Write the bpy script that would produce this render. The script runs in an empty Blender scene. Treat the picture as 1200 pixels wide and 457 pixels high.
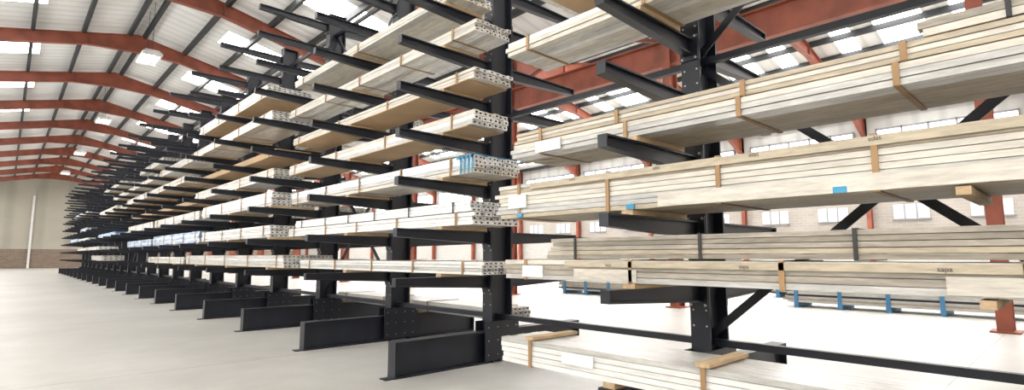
import bpy, math, random
from mathutils import Vector, Matrix
random.seed(7)
scene = bpy.context.scene
try:
    scene.view_settings.view_transform = 'Standard'
except Exception: pass

# ------------------------------------------------------------ materials
def mat(name, col, rough=0.6, metal=0.0, var=0.12, scale=(3,3,3), bump=0.0, col2=None, emis=0.0, detail=4, speck=0.0):
    m = bpy.data.materials.new(name); m.use_nodes = True
    nt = m.node_tree; N = nt.nodes; L = nt.links
    b = N['Principled BSDF']
    b.inputs['Roughness'].default_value = rough
    b.inputs['Metallic'].default_value = metal
    tc = N.new('ShaderNodeTexCoord'); mp = N.new('ShaderNodeMapping')
    mp.inputs['Scale'].default_value = scale
    nz = N.new('ShaderNodeTexNoise'); nz.inputs['Scale'].default_value = 1.0; nz.inputs['Detail'].default_value = detail
    L.new(tc.outputs['Object'], mp.inputs['Vector']); L.new(mp.outputs['Vector'], nz.inputs['Vector'])
    cr = N.new('ShaderNodeValToRGB')
    a = [max(0, c*(1-var)) for c in col]
    c2 = col2 if col2 else [min(1, c*(1+var)) for c in col]
    cr.color_ramp.elements[0].position = 0.35; cr.color_ramp.elements[0].color = (*a, 1)
    cr.color_ramp.elements[1].position = 0.65; cr.color_ramp.elements[1].color = (*c2, 1)
    L.new(nz.outputs['Fac'], cr.inputs['Fac'])
    out = cr.outputs['Color']
    if speck:
        m2 = N.new('ShaderNodeMapping'); m2.inputs['Scale'].default_value=(30,9,55)
        n2 = N.new('ShaderNodeTexNoise'); n2.inputs['Scale'].default_value = 1; n2.inputs['Detail'].default_value = 4; n2.inputs['Roughness'].default_value=.6
        L.new(tc.outputs['Object'], m2.inputs['Vector']); L.new(m2.outputs['Vector'], n2.inputs['Vector'])
        c3 = N.new('ShaderNodeValToRGB'); c3.color_ramp.elements[0].position=.38; c3.color_ramp.elements[1].position=.6
        s=1-speck; c3.color_ramp.elements[0].color=(s,s,s,1); c3.color_ramp.elements[1].color=(1,1,1,1)
        L.new(n2.outputs['Fac'], c3.inputs['Fac'])
        mx = N.new('ShaderNodeMixRGB'); mx.blend_type='MULTIPLY'; mx.inputs['Fac'].default_value=1
        L.new(out, mx.inputs[1]); L.new(c3.outputs['Color'], mx.inputs[2]); out = mx.outputs[0]
    L.new(out, b.inputs['Base Color'])
    if bump:
        bp = N.new('ShaderNodeBump'); bp.inputs['Strength'].default_value = bump; bp.inputs['Distance'].default_value = 0.02
        L.new(nz.outputs['Fac'], bp.inputs['Height']); L.new(bp.outputs['Normal'], b.inputs['Normal'])
    if emis:
        b.inputs['Emission Color'].default_value = (1, 0.982, 0.95, 1)
        b.inputs['Emission Strength'].default_value = emis
    return m

STR = (7, 2.2, 24)
M_rack = mat('rack_navy_steel', (0.008,0.010,0.017), 0.42, 0.0, 0.3)
M_bolt = mat('zinc_bolt', (0.40,0.40,0.41), 0.4, 0.6)
M_red = mat('red_oxide_steel', (0.25,0.066,0.036), 0.55, 0, 0.22, (2,2,2))
M_purlin = mat('purlin_dark', (0.022,0.025,0.028), 0.6)
M_w1 = mat('film_white', (0.73,0.715,0.68), 0.26, 0, 0.08, STR, bump=.3, speck=.12)
M_w2 = mat('film_grey', (0.50,0.485,0.45), 0.28, 0, 0.14, STR, bump=.3, speck=.18)
M_w3 = mat('film_cream', (0.60,0.555,0.475), 0.34, 0, 0.12, STR, bump=.3, speck=.15)
M_t1 = mat('kraft_tan', (0.46,0.39,0.285), 0.55, 0, 0.12, STR, bump=.2, speck=.18)
M_t2 = mat('kraft_grey', (0.36,0.32,0.26), 0.5, 0, 0.16, STR, bump=.2, speck=.22)
M_d1 = mat('kraft_dark', (0.27,0.235,0.185), 0.6, 0, 0.15, STR, bump=.2, speck=.22)
M_alu = mat('mill_aluminium', (0.62,0.64,0.66), 0.32, 0.6, 0.12, STR)
M_blue = mat('blue_film', (0.11,0.27,0.60), 0.4, 0, 0.3, (5,2,12), col2=(0.55,0.67,0.82))
M_cyan = mat('cyan_tape', (0.03,0.25,0.42), 0.4)
M_wood = mat('softwood', (0.45,0.32,0.185), 0.7, 0, 0.15, (6,30,30))
M_strap = mat('kraft_strap', (0.32,0.19,0.085), 0.6)
M_black = mat('black_strap', (0.02,0.02,0.02), 0.5)
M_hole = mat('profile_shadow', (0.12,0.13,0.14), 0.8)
M_card = mat('cardboard', (0.42,0.29,0.165), 0.8, 0, 0.08, (2,2,2))
M_label = mat('paper_label', (0.74,0.74,0.72), 0.6, 0, 0.03)
M_post = mat('galvanised_post', (0.33,0.42,0.55), 0.5)
M_sblue = mat('stillage_blue', (0.05,0.19,0.36), 0.5)
M_light = mat('lamp_diffuser', (0.9,0.9,0.9), 0.4, emis=4)
M_lampbody = mat('lamp_body', (0.7,0.7,0.7), 0.4)
M_roofl = mat('rooflight_grp', (0.9,0.93,0.95), 0.4, emis=15)
M_glaze = mat('window_glazing', (0.85,0.9,0.95), 0.3, emis=2.8)
M_glazeS = mat('window_glazing_low', (0.55,0.58,0.6), 0.3, emis=.12)
M_glazeFill = mat('window_glazing_side', (0.85,0.9,0.95), 0.3, emis=4.8)  # glow for unseen panes added as fill light, left and back walls
M_mull = mat('window_mullion', (0.24,0.24,0.26), 0.5)

def floor_mat():
    m = mat('polished_concrete', (0.48,0.468,0.44), 0.38, 0, 0.1, (0.35,0.35,0.35), detail=8)
    nt = m.node_tree; N = nt.nodes; L = nt.links; b = N['Principled BSDF']
    tc = N.new('ShaderNodeTexCoord'); n2 = N.new('ShaderNodeTexNoise'); n2.inputs['Scale'].default_value = 2.2; n2.inputs['Detail'].default_value = 12; n2.inputs['Roughness'].default_value=.68
    L.new(tc.outputs['Object'], n2.inputs['Vector'])
    cr = N.new('ShaderNodeValToRGB'); cr.color_ramp.elements[0].position=.32; cr.color_ramp.elements[0].color=(.80,.795,.785,1)
    cr.color_ramp.elements[1].position=.62; cr.color_ramp.elements[1].color=(1,1,1,1)
    L.new(n2.outputs['Fac'], cr.inputs['Fac'])
    mx = N.new('ShaderNodeMixRGB'); mx.blend_type='MULTIPLY'; mx.inputs['Fac'].default_value=.8
    src = b.inputs['Base Color'].links[0].from_socket
    L.new(src, mx.inputs[1]); L.new(cr.outputs['Color'], mx.inputs[2]); L.new(mx.outputs[0], b.inputs['Base Color'])
    mr = N.new('ShaderNodeMapRange'); mr.inputs['To Min'].default_value=.28; mr.inputs['To Max'].default_value=.5
    L.new(n2.outputs['Fac'], mr.inputs['Value']); L.new(mr.outputs[0], b.inputs['Roughness'])
    b.inputs['Specular IOR Level'].default_value=.45
    return m
M_floor = floor_mat()
M_joint = mat('joint_filler', (0.30,0.29,0.27), 0.7)

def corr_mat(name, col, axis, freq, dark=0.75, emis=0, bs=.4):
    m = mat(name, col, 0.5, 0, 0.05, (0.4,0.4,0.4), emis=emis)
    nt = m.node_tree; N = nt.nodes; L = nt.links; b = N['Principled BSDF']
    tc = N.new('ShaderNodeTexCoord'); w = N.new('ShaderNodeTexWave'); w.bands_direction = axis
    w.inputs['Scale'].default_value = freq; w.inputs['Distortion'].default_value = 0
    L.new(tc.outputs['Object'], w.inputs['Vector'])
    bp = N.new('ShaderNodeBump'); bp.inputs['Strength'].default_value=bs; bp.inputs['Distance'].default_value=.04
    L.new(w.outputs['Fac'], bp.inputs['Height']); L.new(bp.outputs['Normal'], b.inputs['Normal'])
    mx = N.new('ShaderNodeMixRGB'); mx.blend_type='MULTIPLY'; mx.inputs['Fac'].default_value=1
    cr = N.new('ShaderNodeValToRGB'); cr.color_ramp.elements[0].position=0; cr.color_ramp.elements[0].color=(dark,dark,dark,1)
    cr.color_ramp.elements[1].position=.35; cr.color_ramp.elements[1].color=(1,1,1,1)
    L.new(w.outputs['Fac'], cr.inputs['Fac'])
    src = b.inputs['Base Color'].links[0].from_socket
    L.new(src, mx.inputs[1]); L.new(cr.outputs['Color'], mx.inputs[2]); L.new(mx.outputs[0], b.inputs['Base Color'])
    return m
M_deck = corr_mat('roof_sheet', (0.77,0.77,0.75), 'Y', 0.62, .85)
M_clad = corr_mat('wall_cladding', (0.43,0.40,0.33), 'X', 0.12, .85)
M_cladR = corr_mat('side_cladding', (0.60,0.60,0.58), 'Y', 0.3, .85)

def brick_mat(name, c1, c2, mo, sc=1.0, swap=False):
    m = bpy.data.materials.new(name); m.use_nodes=True
    nt=m.node_tree; N=nt.nodes; L=nt.links; b=N['Principled BSDF']; b.inputs['Roughness'].default_value=.85
    tc=N.new('ShaderNodeTexCoord'); sp=N.new('ShaderNodeSeparateXYZ'); cb=N.new('ShaderNodeCombineXYZ')
    ad=N.new('ShaderNodeMath'); ad.operation='ADD'
    L.new(tc.outputs['Object'], sp.inputs[0]); L.new(sp.outputs['X'], ad.inputs[0]); L.new(sp.outputs['Y'], ad.inputs[1])
    L.new(ad.outputs[0], cb.inputs['X']); L.new(sp.outputs['Z'], cb.inputs['Y'])
    br=N.new('ShaderNodeTexBrick'); br.inputs['Scale'].default_value=sc
    br.inputs['Color1'].default_value=(*c1,1); br.inputs['Color2'].default_value=(*c2,1); br.inputs['Mortar'].default_value=(*mo,1)
    br.inputs['Brick Width'].default_value=.44; br.inputs['Row Height'].default_value=.15; br.inputs['Mortar Size'].default_value=.015
    L.new(cb.outputs[0], br.inputs['Vector']); L.new(br.outputs['Color'], b.inputs['Base Color'])
    return m
M_brickF = brick_mat('brick_far', (.20,.14,.10),(.26,.19,.14),(.28,.25,.21))
M_brick = brick_mat('brick', (.33,.295,.265),(.37,.335,.30),(.39,.365,.335))
M_block = brick_mat('blockwork', (.42,.41,.39),(.46,.45,.43),(.38,.37,.35))

# ------------------------------------------------------------ mesh builder
class MB:
    def __init__(s, mats): s.v=[]; s.f=[]; s.m=[]; s.mats=mats
    def hexa(s, p, m=0):   # p: 4 bottom ccw, 4 top ccw
        i=len(s.v); s.v+=[tuple(q) for q in p]
        for f in ((3,2,1,0),(4,5,6,7),(0,1,5,4),(1,2,6,5),(2,3,7,6),(3,0,4,7)):
            s.f.append(tuple(i+k for k in f)); s.m.append(m)
    def box(s,x0,x1,y0,y1,z0,z1,m=0):
        s.hexa([(x0,y0,z0),(x1,y0,z0),(x1,y1,z0),(x0,y1,z0),(x0,y0,z1),(x1,y0,z1),(x1,y1,z1),(x0,y1,z1)],m)
    def beam(s,p0,p1,w,h,up=(0,0,1),m=0):
        p0=Vector(p0);p1=Vector(p1);d=(p1-p0).normalized();u=Vector(up)
        r=d.cross(u).normalized();u=r.cross(d).normalized()
        a=r*w/2;b=u*h/2
        s.hexa([p0-a-b,p0+a-b,p1+a-b,p1-a-b,p0-a+b,p0+a+b,p1+a+b,p1-a+b],m)
    def ibeam(s,p0,p1,w,h,up=(0,0,1),t=.02,m=0):
        p0=Vector(p0);p1=Vector(p1);d=(p1-p0).normalized();u=Vector(up)
        r=d.cross(u).normalized();u=r.cross(d).normalized()
        o=u*(h/2-t/2)
        s.beam(p0+o,p1+o,w,t,up,m); s.beam(p0-o,p1-o,w,t,up,m); s.beam(p0,p1,t*.8,h-2*t,up,m)
    def cyl(s,p0,p1,r,n=10,m=0):
        p0=Vector(p0);p1=Vector(p1);d=(p1-p0).normalized()
        a=d.orthogonal().normalized();b=d.cross(a)
        i=len(s.v)
        for p in (p0,p1):
            for k in range(n):
                t=2*math.pi*k/n; s.v.append(tuple(p+a*r*math.cos(t)+b*r*math.sin(t)))
        for k in range(n):
            s.f.append((i+k,i+(k+1)%n,i+n+(k+1)%n,i+n+k)); s.m.append(m)
        s.f.append(tuple(i+k for k in reversed(range(n)))); s.m.append(m)
        s.f.append(tuple(i+n+k for k in range(n))); s.m.append(m)
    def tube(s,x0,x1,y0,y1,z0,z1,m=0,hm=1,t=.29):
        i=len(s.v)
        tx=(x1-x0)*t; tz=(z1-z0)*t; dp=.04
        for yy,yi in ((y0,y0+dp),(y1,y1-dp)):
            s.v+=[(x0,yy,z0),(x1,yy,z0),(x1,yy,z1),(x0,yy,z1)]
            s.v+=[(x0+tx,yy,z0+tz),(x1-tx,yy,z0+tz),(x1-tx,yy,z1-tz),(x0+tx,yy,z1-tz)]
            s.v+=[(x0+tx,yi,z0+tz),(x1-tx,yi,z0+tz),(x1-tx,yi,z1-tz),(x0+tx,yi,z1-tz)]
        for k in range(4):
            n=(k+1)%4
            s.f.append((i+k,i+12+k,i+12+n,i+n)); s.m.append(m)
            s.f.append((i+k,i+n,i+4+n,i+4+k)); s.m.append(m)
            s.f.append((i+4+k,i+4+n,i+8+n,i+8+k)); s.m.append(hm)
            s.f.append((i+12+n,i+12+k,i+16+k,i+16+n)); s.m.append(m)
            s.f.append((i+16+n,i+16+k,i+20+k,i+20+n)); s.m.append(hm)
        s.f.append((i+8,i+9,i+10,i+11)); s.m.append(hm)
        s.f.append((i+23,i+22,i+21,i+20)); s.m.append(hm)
    def mesh(s,name):
        me=bpy.data.meshes.new(name); me.from_pydata(s.v,[],s.f)
        for m in s.mats: me.materials.append(m)
        me.polygons.foreach_set('material_index', s.m); me.update(); return me
    def build(s,name,parent=None,center=None):
        if center:
            cx,cy,cz=center; s.v=[(x-cx,y-cy,z-cz) for x,y,z in s.v]
        o=bpy.data.objects.new(name,s.mesh(name)); scene.collection.objects.link(o)
        if center: o.location=center
        if parent: o.parent=parent
        return o
def empty(name,loc=(0,0,0)):
    e=bpy.data.objects.new(name,None); e.location=loc; scene.collection.objects.link(e); return e

# ------------------------------------------------------------ dimensions
H=1.3
XC=4.63
Y_END=80.0; Y_BK=-12.0
XL=-6.1; XV=12.7; XR=31.5
RIDGE=[3.3,22.1]
LV=[1.06,1.61,2.19,2.74,3.28,3.83,4.38,4.93,5.48,6.0]

# ------------------------------------------------------------ shell
mb=MB([M_floor,M_joint]); mb.box(XL-.3,XR+.3,Y_BK-.3,Y_END+.3,-.2,0)
for yy in [1.1+6.25*k for k in range(-1,12)]: mb.box(XL,XR,yy-.004,yy+.004,-.01,.0006,1)
for xx in (-1.4,8.0,17.4,26.8): mb.box(xx-.004,xx+.004,Y_BK,Y_END,-.01,.0006,1)
mb.build('floor')

deck=MB([M_deck]); rl=MB([M_roofl])
ports=[1.1+6.25*k for k in range(-2,13)]
ybr=[(Y_BK-.3,ports[0],0)]
for a,b in zip(ports[:-1],ports[1:]):
    ybr+=[(a,a+.9,0),(a+.9,a+1.6,2),(a+1.6,a+2.4,0),(a+2.4,a+3.9,1),(a+3.9,a+4.7,0),(a+4.7,a+5.4,2),(a+5.4,b,0)]
ybr.append((ports[-1],Y_END+.3,0))
for xr in RIDGE:
    for sg in (-1,1):
        if xr<5 and sg<0: sp=[(0,2.9,0),(2.9,8.2,1),(8.2,9.4,0)]
        elif xr<5: sp=[(0,2.4,0),(2.4,6.0,1),(6.0,9.4,0)]
        else: sp=[(0,1.0,0),(1.0,4.2,1),(4.2,5.2,0),(5.2,8.3,1),(8.3,9.4,0)]
        for ya,yb,sy in ybr:
            for a,b,sx in sp:
                tgt = rl if (sx and (sy==1 or (sy==2 and xr>5))) else deck
                za=10.35-.22*a+.2; zb=10.35-.22*b+.2
                xa=xr+sg*a; xb=xr+sg*b
                p=[(xa,ya,za),(xb,ya,zb),(xb,yb,zb),(xa,yb,za)]
                if sg<0: p=p[::-1]
                q=[(x,y,z+.05) for x,y,z in p]
                tgt.hexa(p+q)
deck.build('ceiling'); rl.build('rooflight')

pl=MB([M_purlin])
for xr in RIDGE:
    for sg in (-1,1):
        for k in range(7):
            t=.25+k*1.47; x=xr+sg*t; z=10.35-.22*t
            pl.box(x-.06,x+.06,Y_BK,Y_END,z-.04,z+.18)
pl.build('roof_purlins')

def wall_y(name,y0,y1,wins=False):
    w=MB([M_block,M_brickF,M_clad]);
    w.box(XL,XR,y0,y1,0,2.1,1)
    for xr in RIDGE:
        a=xr-9.4;b=xr+9.4; e=8.28+.17; r=10.35+.17
        w.hexa([(a,y0,2.1),(xr,y0,2.1),(xr,y1,2.1),(a,y1,2.1),(a,y0,e),(xr,y0,r),(xr,y1,r),(a,y1,e)],2)
        w.hexa([(xr,y0,2.1),(b,y0,2.1),(b,y1,2.1),(xr,y1,2.1),(xr,y0,r),(b,y0,e),(b,y1,e),(xr,y1,r)],2)
    return w.build(name)
wall_y('wall_far',Y_END,Y_END+.3); wall_y('wall_back',Y_BK-.3,Y_BK)
w=MB([M_block,M_clad]); w.box(XL-.3,XL,Y_BK,Y_END,0,2.2,0); w.box(XL-.3,XL,Y_BK,Y_END,2.2,8.4,1); w.build('wall_left')
w=MB([M_block,M_brick,M_cladR]); w.box(XR,XR+.3,Y_BK,Y_END,0,2.4,0); w.box(XR,XR+.3,Y_BK,Y_END,2.4,4.3,1); w.box(XR,XR+.3,Y_BK,Y_END,4.3,8.4,2); w.build('wall_right')
w=MB([M_label,M_red]);
for x in (-2.2,1.9,7.0): w.ibeam((x,Y_END-.15,0),(x,Y_END-.15,8),.2,.3,(0,1,0),m=0)
w.build('trim_1')
n=1
for k in range(len(ports)-1):
    a=ports[k]+.5;b=ports[k+1]-.5
    g=MB([M_glaze,M_mull,M_glazeS])
    g.box(XR-.05,XR-.005,a,b,4.5,7.6,0)
    for yy in [a+(b-a)*i/5 for i in range(6)]: g.box(XR-.12,XR-.01,yy-.04,yy+.04,4.45,7.65,1)
    for zz in (4.5,5.5,6.5,7.6): g.box(XR-.12,XR-.01,a,b,zz-.04,zz+.04,1)
    for yy in (a+.5,a+3.4):
        g.box(XR-.05,XR-.005,yy,yy+1.4,3.1,3.8,2)
        g.box(XR-.1,XR-.01,yy-.05,yy+1.45,3.04,3.1,1)
        for q in (.45,.93): g.box(XR-.1,XR-.01,yy+q,yy+q+.04,3.1,3.8,1)
    g.build('window_%d'%n); n+=1
    g=MB([M_glazeFill,M_mull])  # added out of view: glowing panes that brighten the aisle-facing loads
    g.box(XL+.005,XL+.05,a,b,2.4,6.2,0)
    for yy in [a+(b-a)*i/4 for i in range(5)]: g.box(XL+.01,XL+.12,yy-.04,yy+.04,2.35,6.25,1)
    for zz in (2.4,3.7,5.0,6.2): g.box(XL+.01,XL+.12,a,b,zz-.04,zz+.04,1)
    g.build('window_%d'%n); n+=1
g=MB([M_glazeFill,M_mull])  # glowing panes added behind the camera as frontal fill
for x in (-4,0,4,8): 
    g.box(x,x+3.2,Y_BK+.005,Y_BK+.05,2.5,6.0,0)
    g.box(x+1.55,x+1.65,Y_BK+.01,Y_BK+.1,2.5,6.0,1)
g.build('window_%d'%n)

# portal frames
def rafter(mb,xr,sg,y):
    S=[(0,.72),(1.6,.46),(6.6,.46),(9.3,1.15)]
    for (a,da),(b,db) in zip(S[:-1],S[1:]):
        ta=10.35-.22*a; tb=10.35-.22*b; xa=xr+sg*a; xb=xr+sg*b
        mb.hexa([(xa,y-.01,ta-da),(xb,y-.01,tb-db),(xb,y+.01,tb-db),(xa,y+.01,ta-da),
                 (xa,y-.01,ta),(xb,y-.01,tb),(xb,y+.01,tb),(xa,y+.01,ta)])
        mb.beam((xa,y,ta-.015),(xb,y,tb-.015),.2,.03)
        mb.beam((xa,y,ta-da),(xb,y,tb-db),.2,.03)
        mb.beam((xb,y,tb-.02),(xb,y,tb-db),.2,.02,(1,0,0))
for y in ports:
    mb=MB([M_red])
    for xr in RIDGE:
        for sg in (-1,1): rafter(mb,xr,sg,y)
    mb.ibeam((XV,y,0),(XV,y,8.2),.22,.36,(1,0,0))
    mb.ibeam((XL+.2,y,0),(XL+.2,y,8.2),.2,.32,(1,0,0))
    mb.ibeam((XR-.25,y,0),(XR-.25,y,8.2),.2,.32,(1,0,0))
    mb.box(XV-.25,XV+.25,y-.2,y+.2,0,.03)
    mb.build('portal_frame')
mb=MB([M_red])
mb.ibeam((XV,Y_BK+.01,6.75),(XV,Y_END-.01,6.75),.3,.75,t=.04)
for a,b in list(zip(ports[:-1],ports[1:])):
    mb.beam((XV,a,7.1),(XV,(a+b)/2,8.1),.1,.1); mb.beam((XV,b,7.1),(XV,(a+b)/2,8.1),.1,.1)
mb.build('valley_beam')
for y in (2.5,8.5,15,21,28):
    mb=MB([M_post]); mb.ibeam((24,y,0),(24,y,9.7),.16,.2); mb.box(23.8,24.2,y-.2,y+.2,0,.02); mb.build('steel_post')

# ------------------------------------------------------------ hanging lamps
for x,y in ((3.3,10.5),(3.3,23),(3.3,35.5),(3.3,48),(3.3,60.5)):
    e=empty('high_bay_lamp',(x,y,8.55))
    b=MB([M_lampbody,M_light])
    b.hexa([(-.32,-.7,-.02),(.32,-.7,-.02),(.32,.7,-.02),(-.32,.7,-.02),(-.2,-.62,.12),(.2,-.62,.12),(.2,.62,.12),(-.2,.62,.12)],0)
    b.build('body',e)
    b=MB([M_lampbody,M_light])
    for i in range(4): xx=-.24+.16*i; b.cyl((xx,-.66,-.05),(xx,.66,-.05),.02,8,1)
    for i in range(5): yy=-.66+.33*i; b.box(-.31,.31,yy-.006,yy+.006,-.1,-.02,0)
    b.build('tubes',e)
    b=MB([M_purlin])
    for yy in (-.5,.5): b.cyl((0,yy,.12),(0,yy,1.95),.008,6)
    b.build('rods',e)

# ------------------------------------------------------------ cantilever rack
def upright_mesh():
    m=MB([M_rack,M_bolt])
    top=6.2
    m.box(-.17,-.15,-.09,.09,.0,top); m.box(.15,.17,-.09,.09,0,top); m.box(-.15,.15,-.008,.008,0,top)
    for a,b in ((-1.5,-.17),(.17,1.5)):
        m.box(a,b,-.075,.075,0,.02); m.box(a,b,-.075,.075,.365,.385); m.box(a,b,-.008,.008,.02,.365)
    m.box(-1.515,-1.5,-.075,.075,0,.385); m.box(1.5,1.515,-.075,.075,0,.385)
    m.box(-.28,.28,-.1,-.082,.03,.5); m.box(-.28,.28,.082,.1,.03,.5)
    m.box(-1.62,-1.5,-.06,.06,0,.012)
    for sx in (-1,1):
        for yy in (-.106,.1):
            for xx in (.08,.23):
                for zz in (.1,.27,.43):
                    m.cyl((sx*xx,yy,zz),(sx*xx,yy+.006,zz),.008,6,1)
    for z in LV:
        for sg in (-1,1):
            x0=.19; x1=1.5
            def P(x,y,zz): return (sg*x,y,zz)
            for (za0,za1,zb0,zb1,w) in ((z-.015,z,z-.015,z,.042),(z-.155,z-.14,z-.095,z-.08,.042),(z-.14,z-.015,z-.08,z-.015,.008)):
                pts=[P(x0,-w,za0),P(x1,-w,zb0),P(x1,w,zb0),P(x0,w,za0),P(x0,-w,za1),P(x1,-w,zb1),P(x1,w,zb1),P(x0,w,za1)]
                if sg<0: pts=[pts[i] for i in (1,0,3,2,5,4,7,6)]
                m.hexa(pts)
            a,b=sorted((sg*x1,sg*(x1+.012))); m.box(a,b,-.042,.042,z-.095,z)
            a,b=sorted((sg*.17,sg*.19)); m.box(a,b,-.085,.085,z-.2,z+.04)
            for zz in (z-.18,z+.02):
                for yy in (-.065,.065):
                    m.cyl((sg*.19,yy,zz),(sg*.2,yy,zz),.012,6,1)
    k=.7
    while k<top-.1:
        for yy in (-.06,.06): m.cyl((-.17,yy,k),(-.1725,yy,k),.009,6,1)
        k+=.135
    m.box(-.18,.18,-.095,.095,top,top+.01)
    return m.mesh('upright')
UM=upright_mesh()
ups=[-.55,2.37,5.22,7.62,10.25,12.75,15.3,17.75]
while ups[-1]<53: ups.append(ups[-1]+2.45)
ups.insert(0,-3.4)
rack=empty('cantilever_rack',(XC,0,0))
for i,y in enumerate(ups):
    o=bpy.data.objects.new('upright_%d'%(i+1),UM); scene.collection.objects.link(o); o.parent=rack; o.location=(0,y,0)
br=MB([M_rack])
for i,(a,b) in enumerate(zip(ups[:-1],ups[1:])):
    a+=.01;b-=.01
    br.beam((0,a,.55),(0,b,.55),.06,.06); br.beam((0,a,3.1),(0,b,3.1),.06,.06); br.beam((0,a,5.8),(0,b,5.8),.06,.06)
    if i in (1,) or i%3==1:
        for z0,z1 in ((.6,3.05),(3.15,5.75)):
            br.beam((.03,a,z0),(.03,b,z1),.012,.07); br.beam((-.03,a,z1),(-.03,b,z0),.012,.07)
br.build('bracing',rack)

# ------------------------------------------------------------ bundles
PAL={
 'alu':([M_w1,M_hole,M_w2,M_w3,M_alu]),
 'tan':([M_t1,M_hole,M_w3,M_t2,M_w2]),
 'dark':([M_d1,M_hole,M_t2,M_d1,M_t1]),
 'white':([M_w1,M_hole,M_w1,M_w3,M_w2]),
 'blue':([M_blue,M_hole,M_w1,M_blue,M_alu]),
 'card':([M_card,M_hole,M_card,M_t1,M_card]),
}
NM={'alu':'aluminium_profile_bundle','tan':'kraft_wrapped_profile_bundle','dark':'kraft_wrapped_profile_bundle','white':'aluminium_profile_bundle','blue':'aluminium_profile_bundle','card':'cardboard_carton'}
def bundle(y0,y1,x0,x1,z0,h,style='alu',bw=.09,bh=.055,strap=1.1,sm='k',dun=True,top_w=False,jit=.03,tray=False):
    mats=list(PAL[style])+[M_wood,M_strap,M_black,M_cyan,M_label,M_card]
    m=MB(mats)
    zb=z0+(.04 if dun else .001)
    if style=='card': dun=False; zb=z0+.001
    nx=max(1,round((x1-x0)/bw)); nz=max(1,round(h/bh))
    w=(x1-x0)/nx; hh=h/nz
    last=-1
    for k in range(nz):
        base=random.choice([c for c in (0,0,2,3,4) if c!=last]); last=base
        jl0=random.uniform(-jit,jit); jl1=random.uniform(-jit,jit); so=random.uniform(-.008,.006)
        for i in range(nx):
            mi=base if random.random()<.7 else random.choice([0,2,3,4])
            dx=so if i in (0,nx-1) else 0
            A=y0+jl0+random.uniform(-jit,jit)*.6; B=y1+jl1+random.uniform(-jit,jit)*.6
            if style=='card': m.box(x0+i*w+.002,x0+(i+1)*w-.002,A,B,zb+k*hh+.001,zb+(k+1)*hh-.001,mi)
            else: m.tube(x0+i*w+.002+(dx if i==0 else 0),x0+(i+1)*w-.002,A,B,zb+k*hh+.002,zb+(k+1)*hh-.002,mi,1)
    if tray: # kraft board tray under the bundle
        m.box(x0-.012,x1+.012,y0+.1,y1-.1,zb-.012,zb-.001,10)
    if strap:
        ns=max(2,int((y1-y0)/strap)); 
        for i in range(ns):
            y=y0+.35+(y1-y0-.7)*i/(ns-1)+random.uniform(-.08,.08)
            sw=.016 if sm=='k' else .011; mi=6 if sm=='k' else 7
            t=.006
            m.box(x0-t-.01,x0-.009,y-sw,y+sw,zb-.002,zb+h+t,mi); m.box(x1+.004,x1+t+.004,y-sw,y+sw,zb-.002,zb+h+t,mi)
            m.box(x0-.01,x1+.004,y-sw,y+sw,zb+h,zb+h+t,mi); m.box(x0-.01,x1+.004,y-sw,y+sw,zb-.006,zb-.001,mi)
            if top_w: m.box(x0-.02,x1+.02,y-.045,y+.045,zb+h+t,zb+h+t+.025,5)
    if dun:
        for u in ups:
            if y0+.03<u<y1-.03: m.box(x0-.01,x1+.01,u-.05,u+.05,z0+.0005,z0+.04,5)
    return m, ((x0+x1)/2,(y0+y1)/2,z0), style
def put(b,name=None):
    m,c,st=b
    return m.build(name or NM[st],center=c)

def text(par,s,y,z,x,size,flip=False):
    c=bpy.data.curves.new('printed_mark','FONT'); c.body=s; c.size=size; c.align_x='CENTER'; c.materials.append(M_black)
    o=bpy.data.objects.new('printed_mark',c); scene.collection.objects.link(o)
    R=Matrix(((0,0,-1),(-1,0,0),(0,1,0))).to_4x4()
    if flip: R=R@Matrix.Rotation(math.pi,4,'Z')
    o.parent=par
    o.matrix_local=Matrix.Translation(Vector((x,y,z))-par.location)@R

# --- right-hand (nearest) bay group
RX=3.42
b=bundle(-3.3,3.5,3.15,3.66,.385,.2,'white',.085,.04,1.15,'k',True,top_w=True); b[0].box(3.13,3.139,2.5,2.8,.5,.58,9); put(b)
b=bundle(-3.3,3.75,RX,4.1,1.06,.17,'tan',.09,.043,1.0,'k'); m=b[0]
for yy in (.2,2.6): m.box(RX-.016,RX-.009,yy-.3,yy+.3,1.11,1.2,2)
m.box(RX-.018,RX-.009,3.25,3.5,1.12,1.22,9)
m.box(RX-.016,RX-.009,-3,3.0,1.215,1.262,0)
for yy in (.35,-1.2): m.box(RX-.02,4.12,yy-.03,yy+.03,1.05,1.092,5)
o=put(b)
for yy in (.5,1.5,2.55): text(o,'sapa',yy,1.224,RX-.019,.036)
put(bundle(-3.3,3.2,RX+.03,4.05,1.28,.17,'dark',.07,.034,.9,'b',False))
b=bundle(-3.3,3.85,RX,4.2,1.61,.31,'tan',.11,.039,.8,'k'); m=b[0]
m.box(RX-.02,RX-.009,-3.0,2.1,1.655,1.75,2)
m.box(RX-.018,RX-.009,-3.2,3.4,1.90,1.955,0)
for yy in (3.5,2.3,.9): m.box(RX-.022,RX-.009,yy,yy+.07,1.655,1.69,8)
m.box(RX-.022,RX-.009,3.45,3.68,1.74,1.86,9)
for yy in (.4,-1.1): m.box(RX-.02,4.22,yy-.03,yy+.03,1.60,1.642,5)
o=put(b)
for yy in (.75,1.4,2.1,2.9): text(o,'sapa',yy,1.942,RX-.024,.036,True)
b=bundle(-3.3,3.75,3.5,4.2,2.19,.125,'tan',.09,.04,.8,'k'); m=b[0]
m.box(3.476,3.49,3.1,3.4,2.24,2.34,9); put(b)
put(bundle(-3.3,3.7,3.51,4.15,2.363,.10,'tan',.07,.034,.8,'k',False))
put(bundle(-3.3,.55,3.53,4.1,2.475,.09,'tan',.07,.045,.8,'b',False))
put(bundle(-3.3,3.9,3.6,4.2,3.28,.14,'white',.08,.045,1.2))
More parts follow.
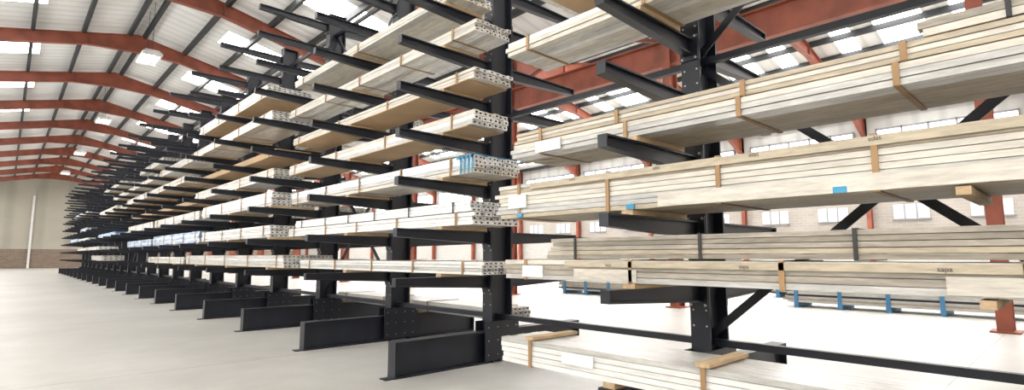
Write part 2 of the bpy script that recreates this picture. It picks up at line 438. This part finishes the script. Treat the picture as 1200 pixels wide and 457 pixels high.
put(bundle(-3.3,3.6,3.6,4.3,3.83,.16,'white',.1,.05,1.4,tray=True))

# --- first left-hand group
GX=3.72
put(bundle(4.45,9.3,GX,4.35,1.06,.14,'white',.075,.035,.9))
put(bundle(4.6,9.9,GX,4.4,1.61,.14,'white',.09,.045,.9)); put(bundle(4.65,9.6,GX,4.35,1.796,.12,'alu',.08,.04,.8,'b',False))
b=bundle(4.6,9.85,GX,4.4,2.19,.2,'alu',.065,.05,.9); m=b[0]
for k in range(4): m.box(GX-.014,GX-.009,4.6+k*.07,4.625+k*.07,2.232,2.43,8)
m.box(GX-.014,4.4,4.6,4.72,2.433,2.44,8); m.box(GX-.014,GX-.009,4.6,4.9,2.40,2.434,8); put(b)
put(bundle(4.6,10.0,GX,4.25,2.74,.17,'white',.08,.05,1.1,tray=True))
put(bundle(4.6,9.9,GX,4.3,3.28,.12,'white',.09,.04,1.2,tray=True))
put(bundle(4.6,10.1,GX,4.25,3.83,.14,'white',.07,.045,1.1))
put(bundle(5.0,9.9,GX,4.3,4.38,.12,'alu',.09,.04,1.3))
# --- second/third groups
G2=3.5
put(bundle(9.5,16.3,G2,4.4,1.06,.22,'alu',.075,.052,1.2))
put(bundle(10.2,14.9,G2,4.4,1.61,.22,'white',.08,.05,1.1)); put(bundle(15.2,20.9,G2,4.4,1.61,.28,'blue',.09,.06,1.1))
put(bundle(16.6,21.5,G2,4.3,1.06,.18,'white')); put(bundle(21.3,26.0,G2,4.3,1.61,.22,'blue'))
put(bundle(10.2,15.0,G2,4.3,2.19,.26,'white')); put(bundle(15.3,20.8,G2,4.3,2.19,.22,'white')); put(bundle(21.2,26,G2,4.3,2.19,.22,'white'))
for li in range(3,7):
    y=10.4+random.uniform(-.1,.4)
    while y<27:
        L=random.choice([4.2,5.0,5.8]); st=random.choice(['white','alu','white','white','white','alu','white','card'])
        if random.random()<(.95 if li<6 else .6):
            h=random.choice([.14,.18,.24,.2]); 
            if st=='card': put(bundle(y,y+L,GX,4.42,LV[li],h*.7,st,.5,h,1.6))
            else: put(bundle(y,y+L,G2+random.uniform(-.1,.15),random.choice([4.2,4.3,4.4]),LV[li],h,st,.1,.05,1.2,tray=random.random()<.4))
        y+=L+random.uniform(.2,.5)
# --- far part, sparsely filled
for li in range(0,7):
    y=27.5+random.uniform(0,2)
    while y<50:
        L=random.choice([3.5,4.8,5.8])
        if random.random()<(.6 if li<3 else .4):
            put(bundle(y,y+L,3.45,4.3,LV[li],random.choice([.16,.24]),random.choice(['white','alu','white','blue']),.2,.07,2))
        y+=L+random.uniform(.3,1.2)
# --- rear side
for li,(a,b_,s) in enumerate([(6,11.5,'alu'),(9,14,'white'),(11,16,'white'),(8.5,13,'alu'),(12,17,'white')]):
    put(bundle(a,b_,5.2,5.95,LV[li],.14,s,.1,.05,1.5))
put(bundle(5.6,10.5,5.0,5.6,.385,.16,'alu'))
for li in (5,):
    put(bundle(9,14.5,5.1,5.95,LV[li],.16,'white',.1,.06,1.5))

# ------------------------------------------------------------ floor stock in the second hall
def stillage(x0,x1,y0,y1,h):
    e=empty('tube_stillage',(x0,y0,0)); W=x1-x0; Ly=y1-y0
    f=MB([M_sblue,M_rack])
    n=max(2,int(Ly/.9)+1)
    for i in range(n):
        y=.1+(Ly-.2)*i/(n-1)
        f.box(0,W,y-.05,y+.05,0,.12,0)
        for xx in (0,W-.05): f.box(xx,xx+.05,y-.04,y+.04,.12,h+.03,0)
    f.build('frame',e)
    t=MB([M_t2,M_hole,M_w2,M_rack])
    zz=.125
    while zz<h-.05:
        mi=random.choice([0,2,3,2])
        xx=.06
        while xx<W-.14: t.tube(xx,xx+.078,-.15+random.uniform(-.1,.1),Ly+.15+random.uniform(-.1,.1),zz,zz+.05,mi,1); xx+=.08
        zz+=.052
    t.build('stock',e)
stillage(15.0,16.0,.2,5.4,.5); stillage(14.6,15.6,8.0,13.0,.45); stillage(18,19,1,7,.6); stillage(18.5,19.5,9,15,.5)
stillage(22,23,-3,4,.7)

# ------------------------------------------------------------ world + camera
wd=bpy.data.worlds.new('World'); scene.world=wd; wd.use_nodes=True
bg=wd.node_tree.nodes['Background']; sk=wd.node_tree.nodes.new('ShaderNodeTexSky')
try: sk.sky_type='HOSEK_WILKIE'
except Exception: pass
wd.node_tree.links.new(sk.outputs[0],bg.inputs[0]); bg.inputs[1].default_value=.8

cam=bpy.data.cameras.new('camera'); co=bpy.data.objects.new('camera',cam); scene.collection.objects.link(co)
co.location=(0,0,H); co.rotation_euler=(math.radians(96.5),0,math.radians(-43.1))
cam.sensor_width=36; cam.lens=36*631/1200; cam.clip_start=.05; cam.clip_end=300
scene.camera=co
